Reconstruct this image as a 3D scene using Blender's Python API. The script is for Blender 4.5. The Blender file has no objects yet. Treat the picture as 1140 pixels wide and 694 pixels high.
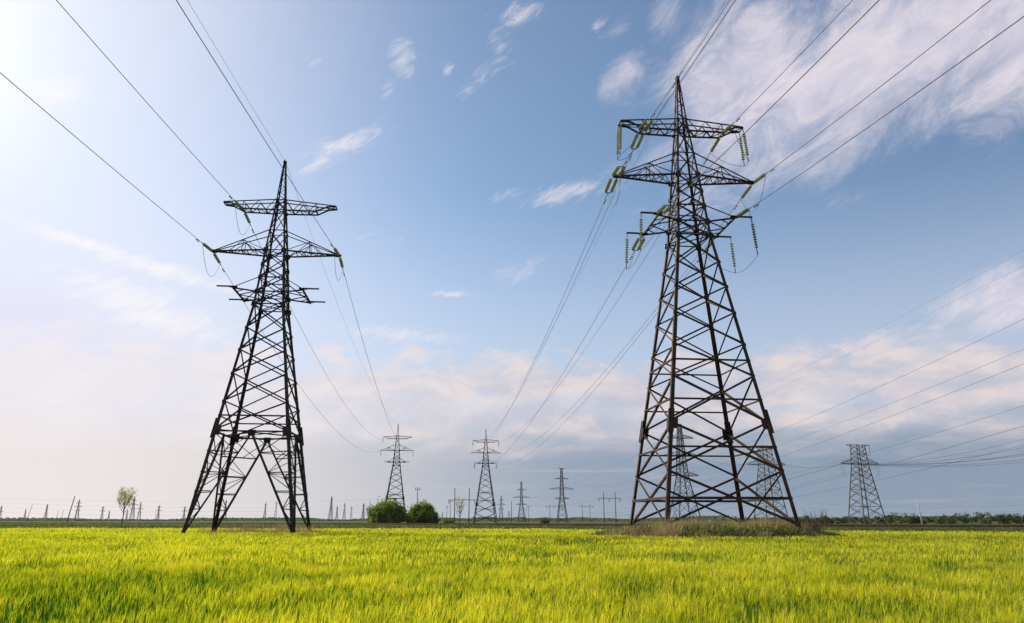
import bpy, math, random
import numpy as np
from mathutils import Vector, Matrix

random.seed(7)
rng = np.random.default_rng(7)
C = bpy.context.scene.collection
SC = bpy.context.scene
R = math.radians

# ---------------------------------------------------------------- camera
FPX, TILT, CAMZ = 821.0, 0.2759, 1.55          # focal length in px of a 1140 px wide frame
cam = bpy.data.cameras.new('camera'); camo = bpy.data.objects.new('camera', cam); C.objects.link(camo)
cam.sensor_width = 36; cam.lens = 36 * FPX / 1140
cam.clip_start = .1; cam.clip_end = 9000
camo.location = (0, 0, CAMZ); camo.rotation_euler = (math.pi / 2 + TILT, 0, 0)
SC.camera = camo
cam.dof.use_dof = False

def ray(x, y):
    cx, cy = (x - 570), (347 - y)
    return Vector((cx, FPX * math.cos(TILT) - cy * math.sin(TILT), FPX * math.sin(TILT) + cy * math.cos(TILT)))
def at(x, y, Y):
    d = ray(x, y); return Vector((0, 0, CAMZ)) + d * (Y / d.y)

# ---------------------------------------------------------------- light
SUN_AZ, SUN_EL = R(-52), R(33)
EXPO = 0.38
SKY_STRENGTH = 0.10
sd = Vector((math.sin(SUN_AZ) * math.cos(SUN_EL), math.cos(SUN_AZ) * math.cos(SUN_EL), math.sin(SUN_EL)))
sun = bpy.data.lights.new('sun', 'SUN'); sun.energy = 4.2; sun.angle = R(.5); sun.color = (1, .88, .68)
suno = bpy.data.objects.new('sun', sun); C.objects.link(suno)
suno.rotation_euler = sd.to_track_quat('Z', 'Y').to_euler()
SC.view_settings.view_transform = 'Standard'; SC.view_settings.look = 'None'
SC.view_settings.exposure = EXPO; SC.view_settings.gamma = 1; SC.view_settings.use_curve_mapping = False

# ---------------------------------------------------------------- sky
class NT:
    def __init__(s, tree): s.t = tree
    def n(s, typ, **kw):
        o = s.t.nodes.new(typ)
        for k, v in kw.items(): setattr(o, k, v)
        return o
    def put(s, sock, v):
        if isinstance(v, bpy.types.NodeSocket): s.t.links.new(v, sock)
        elif v is not None: sock.default_value = v
    def m(s, op, a, b=None, c=None, clamp=False):
        o = s.n('ShaderNodeMath', operation=op, use_clamp=clamp)
        s.put(o.inputs[0], a); s.put(o.inputs[1], b)
        if c is not None: s.put(o.inputs[2], c)
        return o.outputs[0]
    def mix(s, f, a, b, blend='MIX'):
        o = s.n('ShaderNodeMix', data_type='RGBA', blend_type=blend)
        s.put(o.inputs[0], f); s.put(o.inputs[6], a); s.put(o.inputs[7], b)
        return o.outputs[2]
    def noise(s, vec, scale, detail=6, rough=.55, dist=0):
        o = s.n('ShaderNodeTexNoise'); s.put(o.inputs['Vector'], vec)
        o.inputs['Scale'].default_value = scale; o.inputs['Detail'].default_value = detail
        o.inputs['Roughness'].default_value = rough; o.inputs['Distortion'].default_value = dist
        return o.outputs[0]
    def step(s, v, lo, hi):
        o = s.n('ShaderNodeMapRange', interpolation_type='SMOOTHSTEP'); s.put(o.inputs[0], v)
        o.inputs[1].default_value = lo; o.inputs[2].default_value = hi
        return o.outputs[0]
    def combine(s, x, y, z):
        o = s.n('ShaderNodeCombineXYZ')
        for i, v in enumerate((x, y, z)): s.put(o.inputs[i], v)
        return o.outputs[0]

world = bpy.data.worlds.new('World'); SC.world = world; world.use_nodes = True
wt = NT(world.node_tree); world.node_tree.nodes.clear()
sky = wt.n('ShaderNodeTexSky', sky_type='NISHITA'); sky.sun_disc = False
sky.sun_elevation = SUN_EL; sky.sun_rotation = SUN_AZ
sky.air_density = 1.0; sky.dust_density = 0.85; sky.ozone_density = 1.7; sky.altitude = 50
tc = wt.n('ShaderNodeTexCoord')
sep = wt.n('ShaderNodeSeparateXYZ'); wt.put(sep.inputs[0], tc.outputs['Generated'])
DX, DY, DZ = sep.outputs
az = wt.m('MULTIPLY', wt.m('ARCTAN2', DX, DY), 180 / math.pi)
el = wt.m('MULTIPLY', wt.m('ARCSINE', DZ), 180 / math.pi)
def azel(x, y):
    d = ray(x, y).normalized(); return math.degrees(math.atan2(d.x, d.y)), math.degrees(math.asin(d.z))
skyvec = wt.combine(wt.m('MULTIPLY', az, .1), wt.m('MULTIPLY', el, .1), 0.0)
def blobs(lst):
    """soft union of elliptic cloud regions: azimuth, elevation, half widths (degrees), tilt, weight"""
    tot = None
    for (a0, e0, ra, re, rot, wgt) in lst:
        c, s_ = math.cos(R(rot)), math.sin(R(rot))
        da = wt.m('SUBTRACT', az, a0); de = wt.m('SUBTRACT', el, e0)
        u = wt.m('ADD', wt.m('MULTIPLY', da, c / ra), wt.m('MULTIPLY', de, s_ / ra))
        v = wt.m('SUBTRACT', wt.m('MULTIPLY', de, c / re), wt.m('MULTIPLY', da, s_ / re))
        q = wt.m('ADD', wt.m('MULTIPLY', u, u), wt.m('MULTIPLY', v, v))
        g = wt.m('MULTIPLY', wt.m('EXPONENT', wt.m('MULTIPLY', q, -1.0)), wgt)
        tot = g if tot is None else wt.m('MAXIMUM', tot, g)
    return tot
def B(x, y, rx, ry, rot=0, w=1.0):
    a, e = azel(x, y); k = .066
    return (a, e, rx * k, ry * k, rot, w)
def scaled(vx, vy, rot=0, off=0):
    """stretch the sky coordinates along a direction tilted by rot degrees"""
    r_ = wt.n('ShaderNodeMapping'); wt.put(r_.inputs[0], skyvec); r_.inputs['Rotation'].default_value = (0, 0, R(-rot))
    mp = wt.n('ShaderNodeMapping'); wt.put(mp.inputs[0], r_.outputs[0])
    mp.inputs['Scale'].default_value = (vx, vy, 1); mp.inputs['Location'].default_value = (off, off * .7, 0)
    return mp.outputs[0]
# high sheet of cloud, upper right
big = blobs([B(1010, 50, 330, 100, 14, 1.0), B(835, 75, 120, 95, 10, .95), B(1160, 20, 170, 84, 12, 1.0), B(800, 130, 60, 60, 30, .80), B(1120, 105, 50, 22, 10, .6), B(695, 85, 62, 36, 35, .50), B(870, 175, 110, 40, 14, .72),
             B(1125, 335, 90, 34, 6, .86), B(750, 20, 55, 45, 40, .62), B(690, 30, 40, 20, 30, .45)])
n_big = wt.noise(scaled(.75, 1.6, 24), 1.9, 12, .70, .55)
f_big = wt.step(wt.m('ADD', big, wt.m('MULTIPLY', n_big, 1.25)), .90, 1.58)
# wisps
wis = blobs([B(447, 66, 24, 26, 0, .95), B(434, 98, 12, 18, -35, .75), B(385, 160, 62, 17, 24, 1.05), B(355, 182, 34, 12, 28, .9), B(580, 16, 44, 16, 12, .95), B(555, 42, 22, 16, 40, .85), B(632, 214, 60, 15, 9, 1.05), B(563, 217, 28, 8, 10, .85),
             B(575, 302, 46, 15, 18, .85), B(452, 374, 85, 13, -4, 1.0), B(505, 328, 46, 5, 0, .95), B(345, 70, 22, 9, 0, .6),
             B(175, 300, 95, 12, -8, 1.3), B(165, 345, 110, 30, -14, 1.25), B(85, 268, 85, 9, -8, 1.25), B(45, 100, 70, 22, 14, 1.1), B(260, 400, 80, 10, 0, .9), B(535, 85, 55, 18, 30, .68), B(498, 74, 14, 10, 40, .8),
             B(665, 28, 18, 9, 40, .8), B(420, 268, 60, 14, 0, .5), B(60, 320, 60, 14, 0, .6)])
n_w = wt.noise(scaled(.75, 2.6, 30, 3), 5.5, 10, .68, .7)
f_w = wt.step(wt.m('ADD', wis, wt.m('MULTIPLY', n_w, 2.3)), 1.52, 2.75)
glow = wt.step(az, 24, -40)                       # cloud facing the sun is whiter
glow2 = wt.step(az, 8, -34)
# thin veil of high cloud, thickest towards the sun
n_v = wt.noise(scaled(.5, .9, 20, 5), 1.2, 5, .5)
f_v = wt.m('ADD', wt.m('MULTIPLY', wt.step(az, -2, -36), wt.m('ADD', .36, wt.m('MULTIPLY', n_v, .36))), wt.m('MULTIPLY', wt.step(el, 26, 9), .60), clamp=True)
# bank of broken cloud low over the plain, with a ragged top
n_b = wt.noise(scaled(.9, 1.9, 0, 7), 2.3, 10, .6, .3)
n_b2 = wt.noise(scaled(.7, 2.8, 3, 17), 2.2, 8, .58, .3)
top = wt.m('ADD', wt.m('SUBTRACT', 12.9, el), wt.m('MULTIPLY', wt.m('SUBTRACT', n_b, .5), 11.0))
f_b = wt.m('MULTIPLY', wt.step(top, .2, 2.6), wt.m('ADD', .40, wt.m('MULTIPLY', wt.step(n_b2, .30, .54), .50)))
# grey-blue bank standing on the horizon
st_h = wt.m('ADD', el, wt.m('MULTIPLY', wt.m('SUBTRACT', n_b2, .5), 5.5))
f_s = wt.m('MULTIPLY', wt.step(st_h, 8.0, 3.6), .92)
n_st = wt.noise(scaled(.25, 5.0, 0, 13), 2.6, 6, .55, .2)
f_st = wt.m('MULTIPLY', wt.step(n_st, .56, .70), wt.m('MULTIPLY', wt.step(el, 8, 4), .45))
# lit puffs
puf = blobs([B(1011, 438, 15, 7, 10, 1), B(1098, 436, 26, 5, -4, .9), B(994, 478, 8, 9, -40, .75), B(590, 293, 9, 5, 0, .7), B(700, 432, 26, 5, 0, .7), B(545, 425, 26, 8, 10, .75), B(660, 465, 14, 9, 0, .7)])
f_p = wt.step(wt.m('ADD', puf, wt.m('MULTIPLY', n_b, 1.1)), .95, 1.7)

K = 1.0 / (SKY_STRENGTH * 2 ** EXPO)
def lin(r, g, b): return tuple(((c / 255 + .055) / 1.055) ** 2.4 for c in (r, g, b))
def cc(r, g, b): return tuple(v * K for v in lin(r, g, b)) + (1,)
col = wt.mix(1.0, sky.outputs[0], (.95, 1.0, 1.0, 1), 'MULTIPLY')
col = wt.mix(f_v, col, wt.mix(glow2, cc(202, 210, 230), cc(230, 232, 249)))
col = wt.mix(wt.m('MULTIPLY', f_big, .88), col, wt.mix(wt.step(n_big, .40, .66), cc(212, 208, 224), cc(236, 226, 233)))
col = wt.mix(wt.m('MULTIPLY', f_w, .85), col, wt.mix(glow, cc(226, 219, 227), cc(255, 252, 252)))
col = wt.mix(f_b, col, wt.mix(glow2, wt.mix(wt.step(n_b, .36, .66), cc(196, 195, 208), cc(232, 219, 217)), wt.mix(n_b, cc(232, 227, 236), cc(248, 242, 243))))
col = wt.mix(f_s, col, wt.mix(glow2, wt.mix(glow, cc(130, 151, 174), cc(176, 185, 200)), cc(238, 229, 226)))
col = wt.mix(f_st, col, wt.mix(glow2, cc(192, 186, 200), cc(244, 234, 230)))
col = wt.mix(wt.m('MULTIPLY', f_p, .70), col, wt.mix(glow, cc(236, 212, 204), cc(246, 232, 228)))
bg = wt.n('ShaderNodeBackground'); wt.put(bg.inputs[0], col); bg.inputs[1].default_value = SKY_STRENGTH
wo = wt.n('ShaderNodeOutputWorld'); world.node_tree.links.new(bg.outputs[0], wo.inputs[0])

# ---------------------------------------------------------------- materials
def mat(name):
    m = bpy.data.materials.new(name); m.use_nodes = True; t = NT(m.node_tree)
    b = m.node_tree.nodes['Principled BSDF']; return m, t, b
def steel(name, c1, c2, scale=1.2, lo=.45, hi=.7, rough=.7, metal=.0):
    m, t, b = mat(name)
    g = t.n('ShaderNodeNewGeometry'); pos = g.outputs['Position']
    f = t.step(t.noise(pos, scale, 7, .65), lo, hi)
    f2 = t.noise(pos, 9, 3)
    c = t.mix(f, (*c1, 1), (*c2, 1)); c = t.mix(t.m('MULTIPLY', f2, .5), c, tuple(v * .5 for v in c1) + (1,)); b.inputs['Specular IOR Level'].default_value = .25
    t.put(b.inputs['Base Color'], c); b.inputs['Roughness'].default_value = rough; b.inputs['Metallic'].default_value = metal
    return m
M_STEEL = steel('weathered_steel', (.024, .018, .014), (.095, .040, .016), .9, .40, .64, metal=0)
M_STEEL_L = steel('olive_steel', (.026, .025, .016), (.065, .038, .018), .9, .42, .68, metal=0)
M_STEEL_FAR = steel('grey_steel', (.030, .032, .030), (.04, .034, .026), metal=0)
M_STEEL_TAN = steel('tan_steel', (.085, .078, .050), (.10, .07, .04), metal=0)
M_CONC = steel('concrete', (.30, .28, .25), (.22, .20, .17), 2, rough=.9, metal=0)
M_WOOD = steel('pole_wood', (.10, .075, .055), (.07, .055, .045), 1, rough=.9, metal=0)
M_POLE = steel('pale_pole', (.60, .54, .46), (.50, .42, .34), 1, rough=.9, metal=0)
M_BARK = steel('bark', (.10, .075, .05), (.06, .045, .03), 3, rough=.95, metal=0)
m, t, b = mat('conductor'); b.inputs['Base Color'].default_value = (.035, .035, .038, 1); b.inputs['Roughness'].default_value = .6; M_WIRE = m
m, t, b = mat('glass_disc'); b.inputs['Base Color'].default_value = (.24, .28, .13, 1); b.inputs['Roughness'].default_value = .15
tr = t.n('ShaderNodeBsdfTranslucent'); tr.inputs[0].default_value = (.54, .60, .34, 1)
mx = t.n('ShaderNodeMixShader'); mx.inputs[0].default_value = .5
t.t.links.new(b.outputs[0], mx.inputs[1]); t.t.links.new(tr.outputs[0], mx.inputs[2]); t.t.links.new(mx.outputs[0], t.t.nodes['Material Output'].inputs[0]); M_GLASS = m

def leafmat(name, ramp, trans=.5, tmul=1.6, rough=.5):
    """ramp: list of (pos, colour) along the per-blade attribute 'tone'"""
    m = bpy.data.materials.new(name); m.use_nodes = True; t = NT(m.node_tree); m.node_tree.nodes.clear()
    a = t.n('ShaderNodeAttribute', attribute_name='tone')
    cr = t.n('ShaderNodeValToRGB'); e = cr.color_ramp.elements
    while len(e) < len(ramp): e.new(.5)
    for el_, (p, c_) in zip(e, ramp): el_.position = p; el_.color = (*c_, 1)
    t.put(cr.inputs[0], a.outputs['Fac'])
    d = t.n('ShaderNodeBsdfPrincipled'); t.put(d.inputs['Base Color'], cr.outputs[0]); d.inputs['Roughness'].default_value = rough
    d.inputs['Specular IOR Level'].default_value = .35
    tl = t.n('ShaderNodeBsdfTranslucent'); t.put(tl.inputs[0], t.mix(1.0, cr.outputs[0], (tmul, tmul * .95, tmul * .6, 1), 'MULTIPLY'))
    mx = t.n('ShaderNodeMixShader'); mx.inputs[0].default_value = trans
    o = t.n('ShaderNodeOutputMaterial')
    t.t.links.new(d.outputs[0], mx.inputs[1]); t.t.links.new(tl.outputs[0], mx.inputs[2]); t.t.links.new(mx.outputs[0], o.inputs[0])
    return m
M_CROP = leafmat('barley', [(0, (.012, .050, .004)), (.36, (.058, .145, .005)), (.70, (.28, .34, .010)), (1, (.54, .51, .030))], .5, 1.8)
M_WEED = leafmat('weeds', [(0, (.020, .045, .010)), (.45, (.06, .10, .018)), (.7, (.20, .19, .055)), (1, (.42, .34, .16))], .45, 1.5)
M_DRY = leafmat('dry_stems', [(0, (.20, .14, .07)), (1, (.50, .39, .22))], .35, 1.3)
M_BUSH = leafmat('bush_leaves', [(0, (.026, .070, .007)), (.6, (.11, .17, .012)), (1, (.25, .26, .022))], .55, 1.9)
M_TREE = leafmat('far_leaves', [(0, (.018, .042, .010)), (.6, (.050, .090, .016)), (1, (.11, .13, .025))], .5, 1.6)
M_BLOS = leafmat('pale_leaves', [(0, (.27, .29, .10)), (1, (.54, .53, .24))], .5, 1.3)

def groundmat(name, cols, scale=.05, scale2=1.5):
    m, t, b = mat(name); g = t.n('ShaderNodeNewGeometry'); pos = g.outputs['Position']
    f = t.step(t.noise(pos, scale, 5, .6), .38, .62); f2 = t.step(t.noise(pos, scale2, 6, .7), .35, .65)
    c = t.mix(f, (*cols[0], 1), (*cols[1], 1)); c = t.mix(t.m('MULTIPLY', f2, .6), c, (*cols[2], 1))
    t.put(b.inputs['Base Color'], c); b.inputs['Roughness'].default_value = .95; b.inputs['Specular IOR Level'].default_value = .1
    return m
M_GROUND = groundmat('field_soil', ((.055, .085, .018), (.075, .085, .022), (.04, .05, .015)), .03, 1.2)
M_BANK = groundmat('bank_soil', ((.050, .055, .016), (.10, .078, .036), (.035, .045, .012)), .12, 1.0)
M_STRIP = groundmat('strip_brown', ((.028, .020, .013), (.060, .042, .022), (.018, .014, .010)), .1, .9)
M_MOUND = groundmat('mound_soil', ((.055, .065, .020), (.10, .085, .040), (.045, .060, .016)), .3, 2)

# ---------------------------------------------------------------- mesh helpers
class MB:
    def __init__(s): s.v = []; s.f = []
    def hexa(s, pts):
        i = len(s.v); s.v += [tuple(p) for p in pts]
        for q in ((0, 3, 2, 1), (4, 5, 6, 7), (0, 1, 5, 4), (1, 2, 6, 5), (2, 3, 7, 6), (3, 0, 4, 7)): s.f.append(tuple(i + k for k in q))
    def bar(s, a, b, w, h=None, up=None):
        a, b = Vector(a), Vector(b); h = h or w; d = (b - a)
        if d.length < 1e-6: return
        d.normalize(); up = Vector(up) if up is not None else (Vector((0, 0, 1)) if abs(d.z) < .9 else Vector((0, 1, 0)))
        x = d.cross(up)
        if x.length < 1e-4: x = d.cross(Vector((1, 0, 0)))
        x.normalize(); y = x.cross(d).normalized(); x *= w / 2; y *= h / 2
        s.hexa([a - x - y, a + x - y, a + x + y, a - x + y, b - x - y, b + x - y, b + x + y, b - x + y])
    def angle(s, a, b, w, nx, ny, t=.02):
        """steel angle section: two flanges of width w that run along nx and ny from the heel line a-b"""
        a, b = Vector(a), Vector(b); d = (b - a).normalized()
        x = Vector(nx); x = (x - d * x.dot(d)).normalized(); y = Vector(ny); y = (y - d * y.dot(d)); y = (y - x * y.dot(x)).normalized()
        for p, q, ww, tt in ((x, y, w, t), (y, x, w, t)):
            o = q * 0; st = Vector((0, 0, 0)) if p is x else q * 0 + p * t
            pts = []
            for e in (a, b):
                e = e + st
                pts += [e, e + p * (ww - (t if p is y else 0)), e + p * (ww - (t if p is y else 0)) + q * tt, e + q * tt]
            s.hexa(pts)
    def tube(s, pts, r, n=5, r2=None):
        pts = [Vector(p) for p in pts]; i0 = len(s.v); m_ = len(pts)
        for k, p in enumerate(pts):
            d = (pts[min(k + 1, m_ - 1)] - pts[max(k - 1, 0)]).normalized()
            u = d.cross(Vector((0, 0, 1)))
            if u.length < 1e-3: u = Vector((1, 0, 0))
            u.normalize(); w = u.cross(d); rr = r if r2 is None else r + (r2 - r) * k / (m_ - 1)
            for j in range(n):
                a_ = 2 * math.pi * j / n; s.v.append(tuple(p + (u * math.cos(a_) + w * math.sin(a_)) * rr))
        for k in range(m_ - 1):
            for j in range(n):
                s.f.append((i0 + k * n + j, i0 + k * n + (j + 1) % n, i0 + (k + 1) * n + (j + 1) % n, i0 + (k + 1) * n + j))
        s.f.append(tuple(i0 + j for j in reversed(range(n)))); s.f.append(tuple(i0 + (m_ - 1) * n + j for j in range(n)))
    def lathe(s, a, d, prof, n=10):
        a, d = Vector(a), Vector(d).normalized(); u = d.cross(Vector((0, 0, 1)))
        if u.length < 1e-3: u = Vector((1, 0, 0))
        u.normalize(); w = u.cross(d); i0 = len(s.v)
        for (h, r) in prof:
            for j in range(n):
                t_ = 2 * math.pi * j / n; s.v.append(tuple(a + d * h + (u * math.cos(t_) + w * math.sin(t_)) * r))
        for k in range(len(prof) - 1):
            for j in range(n): s.f.append((i0 + k * n + j, i0 + k * n + (j + 1) % n, i0 + (k + 1) * n + (j + 1) % n, i0 + (k + 1) * n + j))
        s.f.append(tuple(i0 + j for j in reversed(range(n)))); s.f.append(tuple(i0 + (len(prof) - 1) * n + j for j in range(n)))
    def plate(s, c, u, v, n, t=.03):
        c, u, v, n = Vector(c), Vector(u), Vector(v), Vector(n).normalized() * t / 2
        s.hexa([c - u - v - n, c + u - v - n, c + u + v - n, c - u + v - n, c - u - v + n, c + u - v + n, c + u + v + n, c - u + v + n])
    def build(s, name, material, parent=None, smooth=False):
        me = bpy.data.meshes.new(name); me.from_pydata(s.v, [], s.f); me.materials.append(material); me.update()
        if smooth: me.polygons.foreach_set('use_smooth', [True] * len(me.polygons))
        o = bpy.data.objects.new(name, me); C.objects.link(o)
        if parent is not None: o.parent = parent
        return o
def tag(o, label=None, cat=None, group=None, kind=None):
    if label: o['label'] = label
    if cat: o['category'] = cat
    if group: o['group'] = group
    if kind: o['kind'] = kind
    return o
def empty(name, loc, rz, label, cat, group=None):
    o = bpy.data.objects.new(name, None); C.objects.link(o); o.location = loc; o.rotation_euler = (0, 0, rz)
    o.empty_display_size = .5
    return tag(o, label, cat, group)
def dup(o, parent=None):
    c = o.copy(); C.objects.link(c)
    if parent is not None: c.parent = parent
    for ch in list(o.children): dup(ch, c)
    return c
def vnoise(x, y, s, seed=0):
    """smooth value noise on arrays"""
    g = np.random.default_rng(seed).random((256, 256)); x = x / s + 100.3; y = y / s + 57.7
    xi, yi = np.floor(x).astype(int), np.floor(y).astype(int); fx, fy = x - xi, y - yi
    fx = fx * fx * (3 - 2 * fx); fy = fy * fy * (3 - 2 * fy); a = lambda i, j: g[(xi + i) % 256, (yi + j) % 256]
    return (a(0, 0) * (1 - fx) + a(1, 0) * fx) * (1 - fy) + (a(0, 1) * (1 - fx) + a(1, 1) * fx) * fy
def np_mesh(name, V, F4, F3, tone, material):
    me = bpy.data.meshes.new(name); n4, n3 = len(F4), len(F3)
    me.vertices.add(len(V)); me.vertices.foreach_set('co', V.astype(np.float32).ravel())
    me.loops.add(n4 * 4 + n3 * 3); me.loops.foreach_set('vertex_index', np.concatenate([F4.ravel(), F3.ravel()]).astype(np.int32))
    me.polygons.add(n4 + n3)
    me.polygons.foreach_set('loop_start', np.concatenate([np.arange(n4) * 4, n4 * 4 + np.arange(n3) * 3]).astype(np.int32))
    at_ = me.attributes.new('tone', 'FLOAT', 'POINT'); at_.data.foreach_set('value', tone.astype(np.float32))
    me.materials.append(material); me.update(calc_edges=True)
    o = bpy.data.objects.new(name, me); C.objects.link(o); return o
def blade_arrays(P, h, w, lean, yaw, bend, tone):
    """P base points (n,3); narrow curved leaves of height h, width w, leaning by 'lean' (n,2)"""
    n = len(P); wx = np.stack([np.cos(yaw), np.sin(yaw), np.zeros(n)], 1) * (w / 2)[:, None]
    L = np.concatenate([lean, np.zeros((n, 1))], 1); Z = np.zeros((n, 3)); Z[:, 2] = h
    m = P + Z * .62 + L * .38; tip = P + Z * (1 - bend)[:, None] + L
    V = np.stack([P - wx * .8, P + wx * .8, m - wx, m + wx, tip], 1).reshape(-1, 3)
    b = np.arange(n)[:, None] * 5
    return V, b + np.array([[0, 1, 3, 2]]), b + np.array([[2, 3, 4]]), np.repeat(tone, 5)
def join_arrays(parts):
    V, F4, F3, T = [], [], [], []; off = 0
    for v, a, c, t_ in parts: V.append(v); F4.append(a + off); F3.append(c + off); T.append(t_); off += len(v)
    return np.concatenate(V), np.concatenate(F4), np.concatenate(F3), np.concatenate(T)

# ---------------------------------------------------------------- ground
PHI = 0.105
RT = Vector((14.08, 55.0)); R_BASE = 1.17        # right pylon, height of its feet
LT = Vector((-22.11, 65.2)); L_BASE = .67        # left pylon
def plane(name, x0, x1, y0, y1, z, material):
    mb = MB(); mb.v = [(x0, y0, z), (x1, y0, z), (x1, y1, z), (x0, y1, z)]; mb.f = [(0, 1, 2, 3)]
    o = mb.build(name, material); tag(o, kind='structure'); return o
plane('ground', -3200, 3200, -220, 3600, 0, M_GROUND)
# the mound the right pylon stands on
def mound_h(x, y):
    dx, dy = (x - RT.x - .2) / 9.6, (y - RT.y) / 9.0
    q = np.sqrt(dx * dx + dy * dy); return 1.02 * np.clip(1.25 - 1.25 * q ** 2.2, 0, 1) ** .8
mb = MB(); N = 48
for i in range(N + 1):
    for j in range(N + 1):
        x = RT.x - 11 + 22 * i / N; y = RT.y - 10.5 + 21 * j / N
        mb.v.append((x, y, float(mound_h(np.array(x), np.array(y))) + .06 * float(vnoise(np.array(x), np.array(y), .9, 3)) - .02 * (abs(x - RT.x) > 9.7) - .02))
for i in range(N):
    for j in range(N): a = i * (N + 1) + j; mb.f.append((a, a + N + 1, a + N + 2, a + 1))
tag(mb.build('mound', M_MOUND, smooth=True), kind='structure')
# low bank with a raised dark brown strip on top beyond the field
BANK = [(-900, 880), (-280, 385), (0, 168), (40, 140), (82, 122), (160, 96), (420, 30)]
def bank_y(x): return np.interp(x, [p[0] for p in BANK], [p[1] for p in BANK])
def ribbon(name, prof, material):
    mb = MB(); xs = np.linspace(-900, 420, 265)
    for x in xs:
        y = float(bank_y(x)); dy = float(bank_y(x + 1) - bank_y(x - 1)) / 2; nl = math.hypot(1, dy); nx, ny = -dy / nl, 1 / nl
        for (o_, z) in prof: mb.v.append((x + nx * o_, y + ny * o_, z + (.06 * float(vnoise(np.array(x), np.array(y), 6, 5)) if z > .1 else 0)))
    k = len(prof)
    for i in range(len(xs) - 1):
        for j in range(k - 1): a = i * k + j; mb.f.append((a, a + k, a + k + 1, a + 1))
    return tag(mb.build(name, material, smooth=True), kind='structure')
ribbon('bank', [(-3.2, -.05), (-1.6, .5), (-1.3, .56), (3.0, .60), (5, -.05)], M_BANK)
ribbon('dark_strip', [(-1.5, .585), (-1.35, .78), (-.9, .84), (1.6, .86), (2.0, .6)], M_STRIP)

# ---------------------------------------------------------------- crop, weeds
EDGE = [(-400, 190), (-150, 122), (-73, 101), (0, 95), (47, 68), (90, 50), (200, 20)]
def edge_y(x): return np.interp(x, [p[0] for p in EDGE], [p[1] for p in EDGE])
def in_islands(x, y):
    a = ((x - RT.x - .2) / 9.0) ** 2 + ((y - RT.y) / 8.4) ** 2 < 1
    b_ = ((x - LT.x + .2) / 6.6) ** 2 + ((y - LT.y - 1.6) / 4.6) ** 2 < 1
    return a | b_
TL0, TL1 = at(484, 700, 6.6), at(523, 612, 22)
def tram(x, y):
    # narrow wheel gap running away from the camera
    k = (TL1.x - TL0.x) / (TL1.y - TL0.y); d = np.abs(x - TL0.x - k * (y - TL0.y)); return (d < .06 + .07 * vnoise(x, y, 1.5, 19)) & (y < 40)
def scatter(y0, y1, dens, kx=.78, pad=3.0, x_extra=0):
    ys = []; n = int(dens * (y1 - y0) * (2 * kx * (y0 + y1) / 2 + 2 * pad)); u = rng.random(n)
    a, b_ = kx, pad; A = (y1 ** 2 - y0 ** 2) * a / 2 + b_ * (y1 - y0)           # area-uniform in the wedge
    s_ = u * A; y = (-b_ + np.sqrt(b_ * b_ + 2 * a * (a * y0 * y0 / 2 + b_ * y0 + s_))) / a
    x = (rng.random(n) * 2 - 1) * (kx * y + pad); return x, y
parts = []
for (y0, y1, dens, w, hs) in ((2.5, 9, 760, .0075, 1), (9, 18, 560, .009, 1), (18, 34, 260, .014, 1), (34, 62, 90, .025, 1), (62, 125, 26, .055, 1)):
    x, y = scatter(y0, y1, dens, .78, 4.5)
    k = (y < edge_y(x) - 2.2 + 4.0 * vnoise(x, y, 5, 10) * vnoise(x, y, 13, 9) + .8 * vnoise(x, y, 1.5, 8)) & ~in_islands(x, y) & ~(tram(x, y) & (rng.random(len(x)) < .55)); x, y = x[k], y[k]; n = len(x)
    big_ = vnoise(x, y, 4.5, 11); pat = .22 * big_ + .40 * vnoise(x, y, 1.1, 12) + .38 * vnoise(x, y, .40, 13); pat = np.clip((pat - .5) * 2.0 + .52 + .12 * np.clip((y - 15) / 40, 0, 1), 0, 1)
    h = .47 + .10 * pat + .05 * big_ + rng.normal(0, .045, n); P = np.stack([x, y, np.zeros(n)], 1)
    wind = np.stack([.02 + .05 * vnoise(x, y, 3, 14), -.03 + 0 * x], 1)
    lean = rng.normal(0, .055, (n, 2)) + wind
    tone = np.clip(.50 * pat - .03 + rng.normal(0, .13, n), 0, 1)
    parts.append(blade_arrays(P, h, w * (.7 + .6 * rng.random(n)), lean, rng.random(n) * math.pi, rng.random(n) ** 2 * .35, tone))
    # ears with awns: upright slim tufts above the leaves
    q = rng.random(n) < (.10 + .42 * pat)
    Pe = P[q] + np.stack([lean[q, 0] * .6, lean[q, 1] * .6, h[q] * .86], 1); ne = len(Pe)
    te = np.clip(.52 + .42 * pat[q] + rng.normal(0, .10, ne), 0, 1)
    for kk in range(3 if y1 < 20 else 1):
        le = rng.normal(0, .026, (ne, 2)) + wind[q] * .5
        parts.append(blade_arrays(Pe, .10 + .06 * rng.random(ne), w * (.50 + .3 * rng.random(ne)) * (1 if y1 < 20 else 1.5), le, rng.random(ne) * math.pi, np.zeros(ne), np.clip(te + rng.normal(0, .05, ne), 0, 1)))
o = np_mesh('barley_crop', *join_arrays(parts), M_CROP)
tag(o, 'yellow green young barley crop covering the field in the foreground', 'crop', kind='stuff')

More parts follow.
